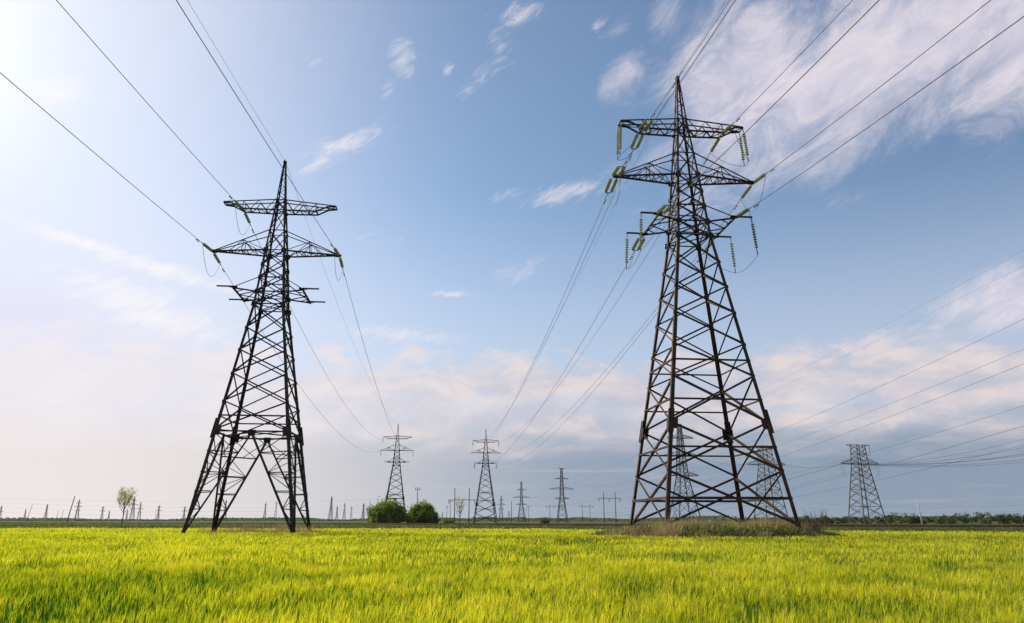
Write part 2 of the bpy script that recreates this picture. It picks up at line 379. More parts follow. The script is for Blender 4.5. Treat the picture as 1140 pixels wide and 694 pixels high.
# rough grass: strip between crop and bank, bank, far side, islands
parts = []
x, y = scatter(60, 420, 1.3, .80, 4); ey, by = edge_y(x), bank_y(x)
k = (y > ey - 1) & (y < by + 4); x, y = x[k], y[k]; n = len(x); by = by[k]
zb = np.interp(y - by, [-4.5, -2.4, 3.5, 6], [0, .52, .56, 0])
sc = np.clip(y / 90, .8, 3.5)
pat = vnoise(x, y, 9, 21); dry = vnoise(x, y, 25, 22)
keep = y < by - 2.2
parts.append(blade_arrays(np.stack([x, y, zb], 1), (.22 + .40 * pat * rng.random(n)) * np.where(keep, 1, .6), .10 * sc, rng.normal(0, .12, (n, 2)), rng.random(n) * math.pi, rng.random(n) * .2,
                          np.clip(.15 + .45 * pat + .25 * (dry - .5) + rng.normal(0, .14, n), 0, 1)))
for (xc, yc, rx, ry, n, hh, t0, ts) in ((RT.x + .2, RT.y, 9.4, 8.8, 19000, .40, .36, .20), (LT.x, LT.y + 1.6, 7.0, 4.9, 5200, .30, .50, .16)):
    a_ = rng.random(n) * 2 * math.pi; r_ = np.sqrt(rng.random(n)); x = xc + rx * r_ * np.cos(a_); y = yc + ry * r_ * np.sin(a_)
    z = mound_h(x, y) if rx > 8 else 0 * x; pat = vnoise(x, y, 1.8, 31)
    up = np.clip(z / 1.0, 0, 1) if rx > 8 else 0 * x + .3
    parts.append(blade_arrays(np.stack([x, y, z - .04], 1), hh * (.5 + .9 * pat) * (.6 + .6 * rng.random(n)), .022 + .03 * rng.random(n), rng.normal(0, .10, (n, 2)) + [.05, 0], rng.random(n) * math.pi, rng.random(n) * .2,
                              np.clip(t0 + .45 * (pat - .5) + .26 * up + rng.normal(0, ts, n), 0, 1)))
o = np_mesh('weeds', *join_arrays(parts), M_WEED)
tag(o, 'rough green and straw coloured weeds at pylon feet and field edge', 'weeds', kind='stuff')
# dry reed stems
parts = []
def reeds(xc, yc, rx, ry, n, h0, h1, zf, t=.5, lean=.16):
    a_ = rng.random(n) * 2 * math.pi; r_ = np.sqrt(rng.random(n)); x = xc + rx * r_ * np.cos(a_); y = yc + ry * r_ * np.sin(a_); pat = vnoise(x, y, 1.3, 41)
    h = (h0 + (h1 - h0) * rng.random(n) ** 1.6) * (.5 + .7 * pat)
    parts.append(blade_arrays(np.stack([x, y, zf(x, y)], 1), h, .010 + .014 * rng.random(n), rng.normal(0, lean, (n, 2)) * h[:, None] + [.04, 0], rng.random(n) * math.pi, rng.random(n) * .1, np.clip(t + rng.normal(0, .25, n), 0, 1)))
mz = lambda x, y: mound_h(x, y) - .03
zz = lambda x, y: 0 * x
reeds(LT.x + .3, LT.y + 2.0, 5.6, 3.6, 3400, .55, 1.5, zz, .35)
reeds(LT.x + 2.6, LT.y + 3.5, 2.0, 1.5, 700, .9, 1.9, zz, .4)
for (px, py, Yr, rx, n, h1) in ((722, 590, 48.6, 1.2, 380, 1.4), (742, 590, 48.3, .9, 520, 1.7), (692, 588, 52, 1.2, 260, 1.0), (800, 582, 58, 5.0, 1000, 1.2), (862, 584, 55, 2.5, 600, 1.1), (893, 586, 51, .9, 260, 1.2)):
    p = at(px, py, Yr); reeds(p.x, p.y, rx, .9, n, .4, h1, mz, .55, .22)
o = np_mesh('dry_grass', *join_arrays(parts), M_DRY)
tag(o, 'dry brown reed stems standing around the pylon feet', 'dry grass', kind='stuff')

# ---------------------------------------------------------------- large anchor pylons
CS = ((-1, -1), (1, -1), (1, 1), (-1, 1))        # corners: near left, near right, far right, far left
PROFILE = [(0, .12), (4.15, .42), (5.25, .52), (9.45, .92), (13.6, 1.25), (14.8, 1.374), (40, 5.104)]
def wd(d): return float(np.interp(d, [p[0] for p in PROFILE], [p[1] for p in PROFILE]))
UP = [4.15, 5.25, 7.4, 9.45, 10.9, 12.2, 13.6, 14.8, 17.1, 19.2, 21.35, 23.85, 26.3]
def main_tower(name, loc, zb, H, aframe, label, steelm):
    root = empty(name, (loc.x, loc.y, 0), PHI, label, 'pylon')
    P = lambda k, d: Vector((CS[k][0] * wd(d), CS[k][1] * wd(d), zb + H - d))
    waist = UP[-1] if aframe else 29.7
    nodes = UP if aframe else UP + [29.7, 33.05, H]
    foot = H + (.45 if aframe else .1)
    for k in range(4):
        sx, sy = CS[k]; mb = MB(); prev = 0
        for d in [4.15, 9.45, 14.8, 21.35, waist, foot]:
            if d <= prev: continue
            w = .11 if d < 5 else .15 if d < 10 else .19 if d < 15 else .23 if d < 22 else .26
            mb.angle(P(k, prev), P(k, d), w, (-sx, 0, 0), (0, -sy, 0), .028); prev = d
        for d in UP[:-1]:                        # joint plates on both flanges
            s_ = (.10 if d < 9 else .17 if d < 15 else .13); c = P(k, d); t_ = (P(k, d - .5) - P(k, d + .5)).normalized()
            sz = 1.35 if d in (5.25, 9.45, 13.6, 14.8) else 1
            mb.plate(c + Vector((-sx * s_ * .6, sy * .018, 0)), (s_ * sz, 0, 0), t_ * s_ * sz, (0, 1, 0), .022)
            mb.plate(c + Vector((sx * .018, -sy * s_ * .6, 0)), (0, s_ * sz, 0), t_ * s_ * sz, (1, 0, 0), .022)
        leg = mb.build('leg', steelm, root)
        g = MB(); c = P(k, waist); t_ = (P(k, waist - 1) - P(k, waist + 1)).normalized()
        g.plate(c + Vector((-sx * .10, sy * .045, .15)), (.20, 0, 0), t_ * .85, (0, 1, 0), .03)
        g.plate(c + Vector((sx * .045, -sy * .10, .15)), (0, .20, 0), t_ * .85, (1, 0, 0), .03)
        g.plate(c + Vector((-sx * .22, sy * .046, -.05)), (.34, 0, 0), t_ * .40, (0, 1, 0), .026)
        g.plate(c + Vector((sx * .046, -sy * .22, -.05)), (0, .34, 0), t_ * .40, (1, 0, 0), .026)
        g.build('gusset_plate', steelm, leg)
        f = MB(); e = P(k, foot)
        f.lathe(e + Vector((0, 0, -.75)), (0, 0, 1), [(0, .42), (.55, .36), (.72, .30)], 8)
        f.plate(e + Vector((-sx * .05, -sy * .05, 0)), (.26, 0, 0), (0, .26, 0), (0, 0, 1), .05)
        f.build('footing', M_CONC, leg)
    # X bracing, one mesh per face
    for k in range(4):
        k2 = (k + 1) % 4; mb = MB(); nrm = Vector(((0, 1, 0), (-1, 0, 0), (0, -1, 0), (1, 0, 0))[k])
        def br(a, b, w, off=0.0):
            a, b = a + nrm * off, b + nrm * off; d = (b - a).normalized(); mb.angle(a, b, w, d.cross(nrm), nrm, .016)
        for d0, d1 in zip(nodes[:-1], nodes[1:]):
            w = .075 if d1 < 10 else .095 if d1 < 16 else .115 if d1 < 27 else .15
            br(P(k, d0), P(k2, d1), w, .03); br(P(k, d1), P(k2, d0), w, .03 + w * .5 + .03)
            if d0 >= 23.8: dm = (d0 + d1) / 2 + .05; br(P(k, dm), P(k2, dm), .17 if d1 == H else .12, -.02)
        for d in (4.15, 5.25, 7.4, 9.45, 12.2, 13.6, 14.8): br(P(k, d), P(k2, d), .10 if d > 12 else .075, .005)
        zs = [0.25, .95, 1.65, 2.3, 2.95, 3.55, 4.15]
        for i, (d0, d1) in enumerate(zip(zs[:-1], zs[1:])):          # lacing of the earth wire peak
            br(P(k if i % 2 else k2, d0), P(k2 if i % 2 else k, d1), .05, .02)
        mb.build('bracing', steelm, root)
    # plan bracing at the arm levels and at the waist
    for d in (5.25, 9.45, 13.6, 14.8) + ((waist,) if aframe else ()):
        mb = MB(); w = .09
        mb.bar(P(0, d) + Vector((0, 0, .05)), P(2, d) + Vector((0, 0, .05)), w, .06); mb.bar(P(1, d) - Vector((0, 0, .03)), P(3, d) - Vector((0, 0, .03)), w, .06)
        mb.build('cross_brace', steelm, root)
    if aframe:
        d = waist; mb = MB(); mid = [(P(k, d) + P((k + 1) % 4, d)) / 2 for k in range(4)]
        for k in range(4):
            mb.bar(P(k, d) - Vector((0, 0, .1)), P((k + 1) % 4, d) - Vector((0, 0, .1)), .17, .12)
            mb.bar(mid[k] - Vector((0, 0, .2)), mid[(k + 1) % 4] - Vector((0, 0, .2)), .12, .1)
            mb.plate(mid[k] - Vector((0, 0, .22)), Vector((.30, 0, 0)) if k % 2 == 0 else Vector((0, .30, 0)), (0, 0, .24), (0, 1, 0) if k % 2 == 0 else (1, 0, 0), .04)
        mb.build('waist_frame', steelm, root)
        for k in range(4):
            st = MB(); ft = P(k, foot); tp = P(k, waist)
            for q in (k, (k - 1) % 4):           # the two faces that meet in this leg
                top = mid[q] - Vector((0, 0, .25)); L = lambda t_: ft.lerp(tp, t_); Q = lambda t_: (ft + (top - ft) * .02).lerp(top, t_)
                st.bar(Q(0), Q(1), .17, .14)
                ts = [.10, .25, .42, .60, .80]
                for i, t_ in enumerate(ts):
                    st.bar(L(t_), Q(t_), .10, .08)
                    if i: st.bar(L(ts[i - 1]) if i % 2 else Q(ts[i - 1]), Q(t_) if i % 2 else L(t_), .07, .06)
                    if i > 1: st.bar(L((t_ + ts[i - 1]) / 2), Q(ts[i - 1]) if not i % 2 else Q(t_), .05, .05)
                st.bar(Q(.80), L(.98), .07, .06); st.bar(L(.80).lerp(Q(.80), .5), Q(.98), .06, .05)
            # ties between the two inner struts of the leg
            q0, q1 = mid[k] - Vector((0, 0, .25)), mid[(k - 1) % 4] - Vector((0, 0, .25))
            for t_ in (.42, .60, .80): st.bar(ft.lerp(q0, t_), ft.lerp(q1, t_), .07, .06)
            st.build('leg_truss', steelm, root)
    # cross arms
    Z = lambda d: zb + H - d
    att = {}
    for s in (-1, 1):
        side = 'left' if s < 0 else 'right'
        mb = MB()                                # top arm: lower chords bend up to a short end beam
        for v in (-1, 1):
            lg = Vector((s * wd(5.25), v * wd(5.25), Z(5.25))); bend = Vector((s * 3.4, v * .47, Z(5.22))); el_ = Vector((s * 4.42, v * .42, Z(4.70))); tip = Vector((s * 5.22, v * .38, Z(4.62)))
            up_ = Vector((s * wd(4.15), v * wd(4.15), Z(4.15))); uo = tip + Vector((0, 0, .05))
            mb.bar(lg, bend, .13, .11); mb.bar(bend, el_, .13, .11); mb.bar(el_, tip, .13, .11); mb.bar(up_, uo, .085, .08)
            C_ = lambda u_: up_.lerp(uo, (u_ - abs(up_.x)) / (5.22 - abs(up_.x)))
            ns = [.52, 1.25, 2.0, 2.7, 3.4]
            for i in range(4): 
                if i % 2: mb.bar(lg.lerp(bend, (ns[i] - .52) / 2.88), C_(ns[i + 1]), .06, .05)
                else: mb.bar(C_(ns[i]), lg.lerp(bend, (ns[i + 1] - .52) / 2.88), .06, .05)
            mb.bar(bend, C_(3.4), .06, .05); mb.bar(el_, C_(4.42), .05, .05)
        for (u_, dd) in ((1.25, 5.24), (2.0, 5.24), (2.7, 5.23), (3.4, 5.22), (4.42, 4.70), (5.22, 4.62)):
            hw = .52 + (.47 - .52) * (u_ - .52) / 2.88 if u_ < 3.5 else .40
            mb.bar((s * u_, -hw, Z(dd)), (s * u_, hw, Z(dd)), .09, .08)
        for i, (u0, u1) in enumerate(((.6, 1.25), (1.25, 2.0), (2.0, 2.7), (2.7, 3.4), (3.4, 4.42), (4.42, 5.22))):
            v = .48 if i % 2 else -.48; zz0 = 5.24 if u0 < 3.5 else 4.70; z1 = 5.24 if u1 < 3.5 else 4.70
            mb.bar((s * u0, v, Z(zz0) + .04), (s * u1, -v * .85, Z(z1) + .04), .06, .05)
        mb.build('crossarm', steelm, root)
        att['top', s] = Vector((s * 3.4, 0, Z(5.27))); att['toptip', s, -1] = Vector((s * 5.22, -.36, Z(4.70))); att['toptip', s, 1] = Vector((s * 5.22, .36, Z(4.70)))
        mb = MB()                                # middle arm: pyramid to one tip
        tip = Vector((s * 5.62, 0, Z(9.45)))
        for v in (-1, 1):
            lg = Vector((s * wd(9.45), v * wd(9.45), Z(9.45))); up_ = Vector((s * wd(7.4), v * wd(7.4), Z(7.4)))
            t2 = tip + Vector((-s * .05, v * .09, 0)); mb.bar(lg, t2, .14, .12); mb.bar(up_, t2 + Vector((0, 0, .1)), .075, .07)
            F = lambda t_: lg.lerp(t2, t_); G = lambda t_: up_.lerp(t2, t_)
            mb.bar(F(.47), G(.47), .06, .06); mb.bar(lg, G(.47), .06, .05); mb.bar(F(.24), G(.47), .05, .05); mb.bar(F(.72), G(.47), .05, .05)
        for i, t_ in enumerate((.2, .36, .47, .6, .72, .84)):
            a = Vector((s * wd(9.45), -wd(9.45), Z(9.45))).lerp(tip, t_); b_ = Vector((a.x, -a.y, a.z)); mb.bar(a, b_, .07, .06)
        ts = (0, .2, .36, .47, .6, .72, .84)
        for i in range(6):
            a = Vector((s * wd(9.45), -wd(9.45) * (1 if i % 2 else -1), Z(9.45))).lerp(tip, ts[i]); b_ = Vector((s * wd(9.45), wd(9.45) * (1 if i % 2 else -1), Z(9.45))).lerp(tip, ts[i + 1]); mb.bar(a, b_, .06, .05)
        mb.plate(tip, (.35, 0, 0), (0, .16, 0), (0, 0, 1), .10); mb.plate(tip, (.22, 0, 0), (0, 0, .16), (0, 1, 0), .12)
        mb.build('crossarm', steelm, root)
        att['mid', s] = tip + Vector((s * .18, 0, -.05))
        mb = MB()                                # lower arm: end beam along the line, with outrigger horns
        zl = Z(13.6); n_, f_ = Vector((s * 3.05, -2.1, zl)), Vector((s * 3.05, 2.1, zl)); md = Vector((s * 3.05, 0, zl))
        mb.bar(n_ + Vector((0, -.25, .02)), f_ + Vector((0, .25, .02)), .14, .13)
        for v, e in ((-1, n_), (1, f_)):
            lg = Vector((s * wd(13.6), v * wd(13.6), zl)); hg = Vector((s * wd(12.2), v * wd(12.2), Z(12.2)))
            mb.bar(lg, e, .13, .11); mb.bar(hg, e + Vector((0, 0, .08)), .07, .07); mb.bar(lg, md, .08, .07); mb.bar(lg.lerp(e, .5), md.lerp(e, .45), .06, .06)
            mb.bar(e + Vector((-s * .35, 0, .13)), e + Vector((s * 1.42, 0, .13)), .13, .11)
            mb.plate(e + Vector((0, 0, .10)), (.34, 0, 0), (0, .22, 0), (0, 0, 1), .06)
            att['horn', s, v] = e + Vector((s * 1.36, 0, .04)); att['low', s, v] = e + Vector((0, v * .25, -.05))
        mb.build('crossarm', steelm, root)
    mb = MB(); top = Vector((0, 0, zb + H))
    mb.plate(top, (.16, 0, 0), (0, .22, 0), (0, 0, 1), .06); mb.bar(top, top + Vector((0, 0, .3)), .05); mb.bar(top + Vector((-.02, -.25, .05)), top + Vector((-.02, .25, .05)), .06)
    mb.build('peak_cap', steelm, root); att['gw', 0] = top + Vector((0, 0, .08))
    rot = Matrix.Rotation(PHI, 4, 'Z'); o = Vector((loc.x, loc.y, 0))
    return root, {k: o + rot @ v for k, v in att.items()}

rt, RA = main_tower('lattice_pylon', RT, R_BASE, 36.61, False, 'largest dark rust stained lattice pylon standing on a weedy mound in the field', M_STEEL)
lt, LA = main_tower('lattice_pylon', LT, L_BASE, 34.47, True, 'tall dark lattice pylon on four splayed truss legs among brown reeds', M_STEEL_L)
# the next pylons of the same two lines
R2, L2 = Vector((-10.6, 302)), Vector((-41.8, 272))
for o_, src, base, to, z, lab in ((None, rt, RT, R2, -.6, 'mid distance lattice pylon with three pairs of arms right of the round bushes'), (None, lt, LT, L2, .3, 'mid distance lattice pylon rising from behind the two round green bushes')):
    c = dup(src); c.location = (to.x, to.y, z); c['label'] = lab
off = lambda att, a, b_, dz: {k: v + Vector((b_.x - a.x, b_.y - a.y, dz)) for k, v in att.items()}
RA2, LA2 = off(RA, RT, R2, -.6), off(LA, LT, L2, .3)

# ---------------------------------------------------------------- insulators, conductors
SL = 2.2
def discs(mb, a, d, L=SL, r=.145):
    prof = [(.0, .025), (.16, .03)]; n = 10; p = (L - .34) / n
    for i in range(n):
        h = .17 + i * p; prof += [(h, .04), (h + p * .25, r), (h + p * .42, r * .97), (h + p * .62, .04)]
    prof += [(L - .16, .03), (L, .025)]; mb.lathe(a, d, prof, 10)
def insulator(a, d, label, double=False, group=None, L=SL, m=None):
    a, d = Vector(a), Vector(d).normalized(); root = empty('insulator_string', a, 0, label, 'insulator', group)
    s_ = d.cross(Vector((0, 0, 1))); s_ = (s_.normalized() if s_.length > .01 else Vector((1, 0, 0))) * .24
    for q in ((-1, 1) if double else (0,)):
        mb = MB(); discs(mb, s_ * q + d * .30, d, L); mb.build('disc_stack', m or M_GLASS, root, True)
        f = MB(); f.bar(s_ * q * (.3 if double else 0), s_ * q + d * .32, .05); f.build('link', M_WIRE, root)
    y = MB()
    if double: y.bar(s_ * -1.15 + d * (L + .32), s_ * 1.15 + d * (L + .32), .07, .05)
    y.bar(d * (L + .28), d * (L + .62), .06); y.build('clamp', M_WIRE, root)
    return a + d * (L + .6)
def sagline(a, b, sag, t0=0, t1=1, n=40):
    return [a.lerp(b, t) - Vector((0, 0, 4 * sag * t * (1 - t))) for t in np.linspace(t0, t1, n)]
def wire(pts, label, r=.022, cat='power line', damper=True, group=None, name='conductor_wire', n=5):
    mb = MB(); o0 = pts[0]; mb.tube(pts, r, n); w = mb.build(name, M_WIRE, None, True); tag(w, label, cat, group)
    if damper:
        p, q = pts[0], pts[1]; d = (q - p).normalized(); c = p + d * .95; m_ = MB()
        m_.bar(c - Vector((0, 0, .02)), c - Vector((0, 0, .13)), .04); m_.bar(c - d * .22 - Vector((0, 0, .13)), c + d * .22 - Vector((0, 0, .13)), .025)
        for q_ in (-1, 1): m_.bar(c + d * (.16 * q_) - Vector((0, 0, .13)), c + d * (.30 * q_) - Vector((0, 0, .13)), .085)
        m_.build('damper', M_WIRE, w)
    return w
def drop(pts): return pts
def hang(a, b, depth, n=18): return sagline(a, b, depth, 0, 1, n)
NEARS = {'r': (Vector((math.sin(.08), -math.cos(.08), 0)) * 260, 10.0), 'l': (Vector((math.sin(.04), -math.cos(.04), 0)) * 260, 4.0)}
ARMN = {'top': 'top', 'mid': 'middle', 'low': 'lower'}
def phase(att, att2, arm, s, tower, double, jump):
    side = 'left' if s < 0 else 'right'; NEAR, SAGN = NEARS['r' if 'right' in tower else 'l']
    a0 = att[arm, s] if arm != 'low' else att['low', s, -1]; a1 = att[arm, s] if arm != 'low' else att['low', s, 1]
    far = att2[arm, s] if arm != 'low' else att2['low', s, -1]
    pn = sagline(a0, a0 + NEAR + Vector((0, 0, 0)), SAGN, 0, .62, 90); pf = sagline(a1, far, SAGF, 0, 1, 70)
    tn = (pn[1] - pn[0]).normalized(); tf = (pf[1] - pf[0]).normalized()
    en = insulator(a0, tn, f'glass insulator string on {side} {ARMN[arm]} arm of {tower}, pulling towards camera', double)
    ef = insulator(a1, tf, f'glass insulator string on {side} {ARMN[arm]} arm of {tower}, pulling away', double)
    k = (en - a0).length; pn2 = sagline(a0, a0 + NEAR, SAGN, k / NEAR.length, .62, 90); pn2[0] = en
    D = (far - a1).length; pf2 = sagline(a1, far, SAGF, k / D, 1 - 2.3 / D, 70); pf2[0] = ef
    wire(pn2, f'overhead wire from {side} {ARMN[arm]} arm of {tower} up out of the photo')
    wire(pf2, f'overhead wire from {side} {ARMN[arm]} arm of {tower} sagging to the pylon behind')
    lab = f'slack jumper cable looping under {side} {ARMN[arm]} arm of {tower}'
    en, ef = en - tn * .25, ef - tf * .25
    if jump == 'loop':
        wire(hang(en, ef, 2.1, 26), lab, .018, 'jumper cable', False, None, 'jumper_cable')
    else:
        key = 'toptip' if arm == 'top' else 'horn'; bot = []
        for v in (-1, 1):
            p = att[key, s, v]
            e = insulator(p, (.06 * s, .03 * v, -1), f'hanging glass insulator string, {"nearer" if v < 0 else "farther"} {"tip" if arm == "top" else "horn"} of {side} {ARMN[arm]} arm, {tower}', False, None, 2.45)
            bot.append(e)
        pts = hang(en, bot[0], .35, 10) + hang(bot[0], bot[1], .12 if arm == 'top' else .35, 8)[1:] + hang(bot[1], ef, .35, 10)[1:]
        wire(pts, lab, .018, 'jumper cable', False, None, 'jumper_cable')
SAGF = 6.5
for s in (-1, 1):
    phase(RA, RA2, 'top', s, 'the big right pylon', s < 0, 'post')
    phase(RA, RA2, 'mid', s, 'the big right pylon', s < 0, 'loop')
    phase(RA, RA2, 'low', s, 'the big right pylon', s < 0, 'post')
phase(LA, LA2, 'top', -1, 'the big left pylon', False, 'loop')
phase(LA, LA2, 'mid', -1, 'the big left pylon', False, 'loop')
phase(LA, LA2, 'mid', 1, 'the big left pylon', False, 'loop')
for att, att2, tw in ((RA, RA2, 'the big right pylon'), (LA, LA2, 'the big left pylon')):
    g = att['gw', 0]; NEAR, SAGN = NEARS['r' if 'right' in tw else 'l']
    wire(sagline(g, g + NEAR, SAGN * .8, 0, .62, 90), f'thin earth wire from the peak of {tw} up out of the photo', .012, 'earth wire', tw.find('right') > 0, None, 'earth_wire')
    wire(sagline(g, att2['gw', 0], 4.5, 0, 1, 60), f'thin earth wire from the peak of {tw} to the pylon behind', .012, 'earth wire', tw.find('right') > 0, None, 'earth_wire')
# short hanging strings on the pylons behind
for att, nm, keys in ((RA2, 'distant pylon right of bushes', [('toptip', s, v) for s in (-1, 1) for v in (-1, 1)] + [('horn', s, v) for s in (-1, 1) for v in (-1, 1)]),
                      (LA2, 'distant pylon behind bushes', [('toptip', -1, -1), ('mid', -1), ('mid', 1)])):
    for k in keys:
        s = k[1]; w_ = {'toptip': 'top arm tip', 'horn': 'lower arm horn', 'mid': 'middle arm tip'}[k[0]]
        insulator(att[k], (0, 0, -1), f'tiny insulator string, {"nearer" if len(k) > 2 and k[2] < 0 else "farther" if len(k) > 2 else "outer"} {"left" if s < 0 else "right"} {w_}, {nm}', False, None, 1.7, M_STEEL_FAR)

# ---------------------------------------------------------------- far pylons and poles
def spot(x, ytop, H):
    d = ray(x, ytop); Y = (H - CAMZ) / (d.z / d.y); p = at(x, ytop, Y); return Vector((p.x, p.y))
def lattice(x, ytop, H, wb, wt, arms, label, m, rot=PHI, parts=True, th=.2, tbar=0, group=None, npan=9, kink=None, name='lattice_pylon', lean=0, lace=1.5):
    """arms: (drop below the top, half length, drop of the upper chord root)"""
    p = spot(x, ytop, H); root = None
    def prof(d):
        if kink and d < kink[0]: return wt + (kink[1] - wt) * d / kink[0]
        d0, w0 = kink if kink else (0, wt); return w0 + (wb - w0) * (d - d0) / (H - d0)
    P = lambda k, d: Vector((CS[k][0] * prof(d) + lean * (H - d), CS[k][1] * prof(d), H - d))
    if parts: root = empty(name, (p.x, p.y, 0), rot, label, 'pylon', group)
    one = MB(); nodes = [0]; d = 0
    while d < H - 1:
        st = max(H / 26, prof(d) * lace); d = min(H, d + st); 
        if H - d < st * .45: d = H
        nodes.append(d)
    for k in range(4):
        mb = MB() if parts else one
        if kink: mb.bar(P(k, 0), P(k, kink[0]), th, th); mb.bar(P(k, kink[0]), P(k, H + .3), th * 1.2, th * 1.2)
        else: mb.bar(P(k, 0), P(k, H + .3), th * 1.15, th * 1.15)
        if parts: mb.build('leg', m, root)
    br = MB() if parts else one
    for k in range(4):
        k2 = (k + 1) % 4
        for i, (d0, d1) in enumerate(zip(nodes[:-1], nodes[1:])):
            br.bar(P(k, d0), P(k2, d1), th * .55)
            br.bar(P(k, d1), P(k2, d0), th * .5)
            if parts and i % 2: br.bar(P(k, d1), P(k2, d1), th * .5)
    if parts: br.build('bracing', m, root)
    tips = {}
    for i, (d, hl, rise) in enumerate(arms):
        for s in (-1, 1):
            mb = MB() if parts else one; tip = Vector((s * hl + lean * (H - d), 0, H - d))
            for v in (-1, 1):
                a = Vector((s * prof(d) + lean * (H - d), v * prof(d), H - d)); b_ = Vector((s * prof(max(d - rise, 0)) + lean * (H - d), v * prof(max(d - rise, 0)), H - d + rise))
                t2 = tip + Vector((0, v * .25, 0)); mb.bar(a, t2, th * .75); mb.bar(b_, t2 + Vector((0, 0, .25)), th * .6)
                for q in range(1, 6):
                    mb.bar(a.lerp(t2, (q - 1) / 6), b_.lerp(t2, q / 6), th * .4)
            if parts: mb.build('crossarm', m, root)
            tips[i, s] = Vector((p.x, p.y, 0)) + Matrix.Rotation(rot, 4, 'Z') @ tip
    if tbar:
        mb = MB() if parts else one; mb.bar((-tbar, 0, H), (tbar, 0, H), th, th * .8)
        for s in (-1, 1): mb.bar((s * tbar, 0, H), (s * wt, 0, H - .8), th * .6)
        if parts: mb.build('earth_wire_bar', m, root)
        for s in (-1, 1): tips['t', s] = Vector((p.x, p.y, 0)) + Matrix.Rotation(rot, 4, 'Z') @ Vector((s * tbar, 0, H))
    if not parts:
        root = one.build(name, m); root.location = (p.x, p.y, 0); root.rotation_euler = (0, 0, rot); tag(root, label, 'pylon', group)
    return root, tips
# line passing to the right of the camera
t3, T3 = lattice(625, 521.5, 36, 3.6, .55, [(7.2, 4.7, 1.0), (14, 8.2, 1.6), (20.4, 5.0, 1.2)], 'distant grey pylon with flat top bar, third arm pair widest in the middle, right of smaller twin', M_STEEL_FAR, PHI, True, .26, 2.0, None, 9, (20, 1.3))
t3['label'] = 'taller of two distant pylons with three arm pairs and a flat top bar'
t4, T4 = lattice(580.4, 537, 36, 3.4, .5, [(7.2, 4.6, 1.0), (14, 8.0, 1.6), (20.4, 5.0, 1.2)], 'smaller of two distant pylons with three arm pairs and a flat top bar', M_STEEL_FAR, PHI, True, .30, 1.6, None, 9, (20, 1.2))
D3 = Vector((.088 * 445, -445, 0))
for i in range(3):
    for s in (-1, 1):
        a = T3[i, s] - Vector((0, 0, 2.0)); nm = ('top', 'middle', 'lower')[i]; sd_ = 'left' if s < 0 else 'right'
        wire(sagline(a, a + D3 + Vector((0, 0, 2)), 11, 0, 1, 110), f'faint wire from {sd_} {nm} arm of the taller flat topped pylon to right photo edge', .022, damper=False, n=4)
        wire(sagline(a, T4[i, s] - Vector((0, 0, 2)), 8, 0, 1, 30), f'far wire between the two flat topped pylons, {sd_} {nm} arms', .03, damper=False, n=4)
for s in (-1, 1):
    a = T3['t', s]; wire(sagline(a, a + D3 + Vector((0, 0, 2)), 6.5, 0, 1, 110), f'very faint {"left" if s < 0 else "right"} earth wire from the top bar of the taller flat topped pylon', .012, 'earth wire', False, None, 'earth_wire', 4)
# tan anchor pylons on the right
TA = [(6.6, 7.4, 1.9)]
t5, T5 = lattice(954.5, 495.5, 27, 4.3, 1.6, TA, 'tan flat topped lattice pylon standing alone at right in front of the trees', M_STEEL_TAN, R(12), True, .22, 4.6, None, 9, (7.5, 2.0), lace=.95)
t6, T6 = lattice(851, 496.5, 27, 4.3, 1.6, TA, 'tan flat topped lattice pylon seen through the right legs of the big pylon', M_STEEL_TAN, R(12), True, .20, 4.6, None, 9, (7.5, 2.0), lace=.95)
t7, T7 = lattice(756, 472, 37, 4.6, .5, [(5.4, 5.4, 1.3), (12.0, 6.8, 1.6), (19.4, 6.6, 1.5)], 'grey pylon with three wide arm pairs seen through the left legs of the big pylon', M_STEEL_FAR, R(14), True, .24, 0, None, 9, (20, 1.7))
for (tips, nm) in ((T5, 'lone tan pylon at right'),):
    # hanging jumper frame on the right end of the top bar
    a = tips['t', 1]; mb = MB()
    for q in (0, -2.6):
        c = a + Vector((q * math.cos(R(12)), q * math.sin(R(12)), 0)); mb.bar(c, c - Vector((0, 0, 3.6)), .10)
    mb.bar(a - Vector((0, 0, 3.5)), a + Vector((-2.6 * math.cos(R(12)), -2.6 * math.sin(R(12)), -3.5)), .08)
    mb.v = [tuple(Matrix.Rotation(-R(12), 4, 'Z') @ (Vector(v) - Vector((t5.location.x, t5.location.y, 0)))) for v in mb.v]; mb.build('jumper_hanger', M_WIRE, t5)
ends = [(1240, 458, 0), (1240, 472, 1), (1240, 484, 2), (1240, 491, 3), (1240, 498, 4), (1240, 502, 5)]
srcs = [T5[0, 1] + Vector((0, 0, .2)), T5[0, 1], T5[0, 1] - Vector((.6, 0, .1)), T5[0, -1] + Vector((0, 0, .2)), T5[0, -1], T5[0, -1] + Vector((.5, 0, 0))]
names = ['uppermost', 'second from top', 'third from top', 'fourth from top', 'fifth from top', 'lowest']
for (ex, ey, i), a in zip(ends, srcs):
    b_ = at(ex, ey, 205 + 5 * i); wire(sagline(a, b_, 2.6, 0, 1, 40), f'{names[i]} wire running from the lone tan pylon to the right photo edge', .035 if i != 2 else .05, damper=False, n=4)
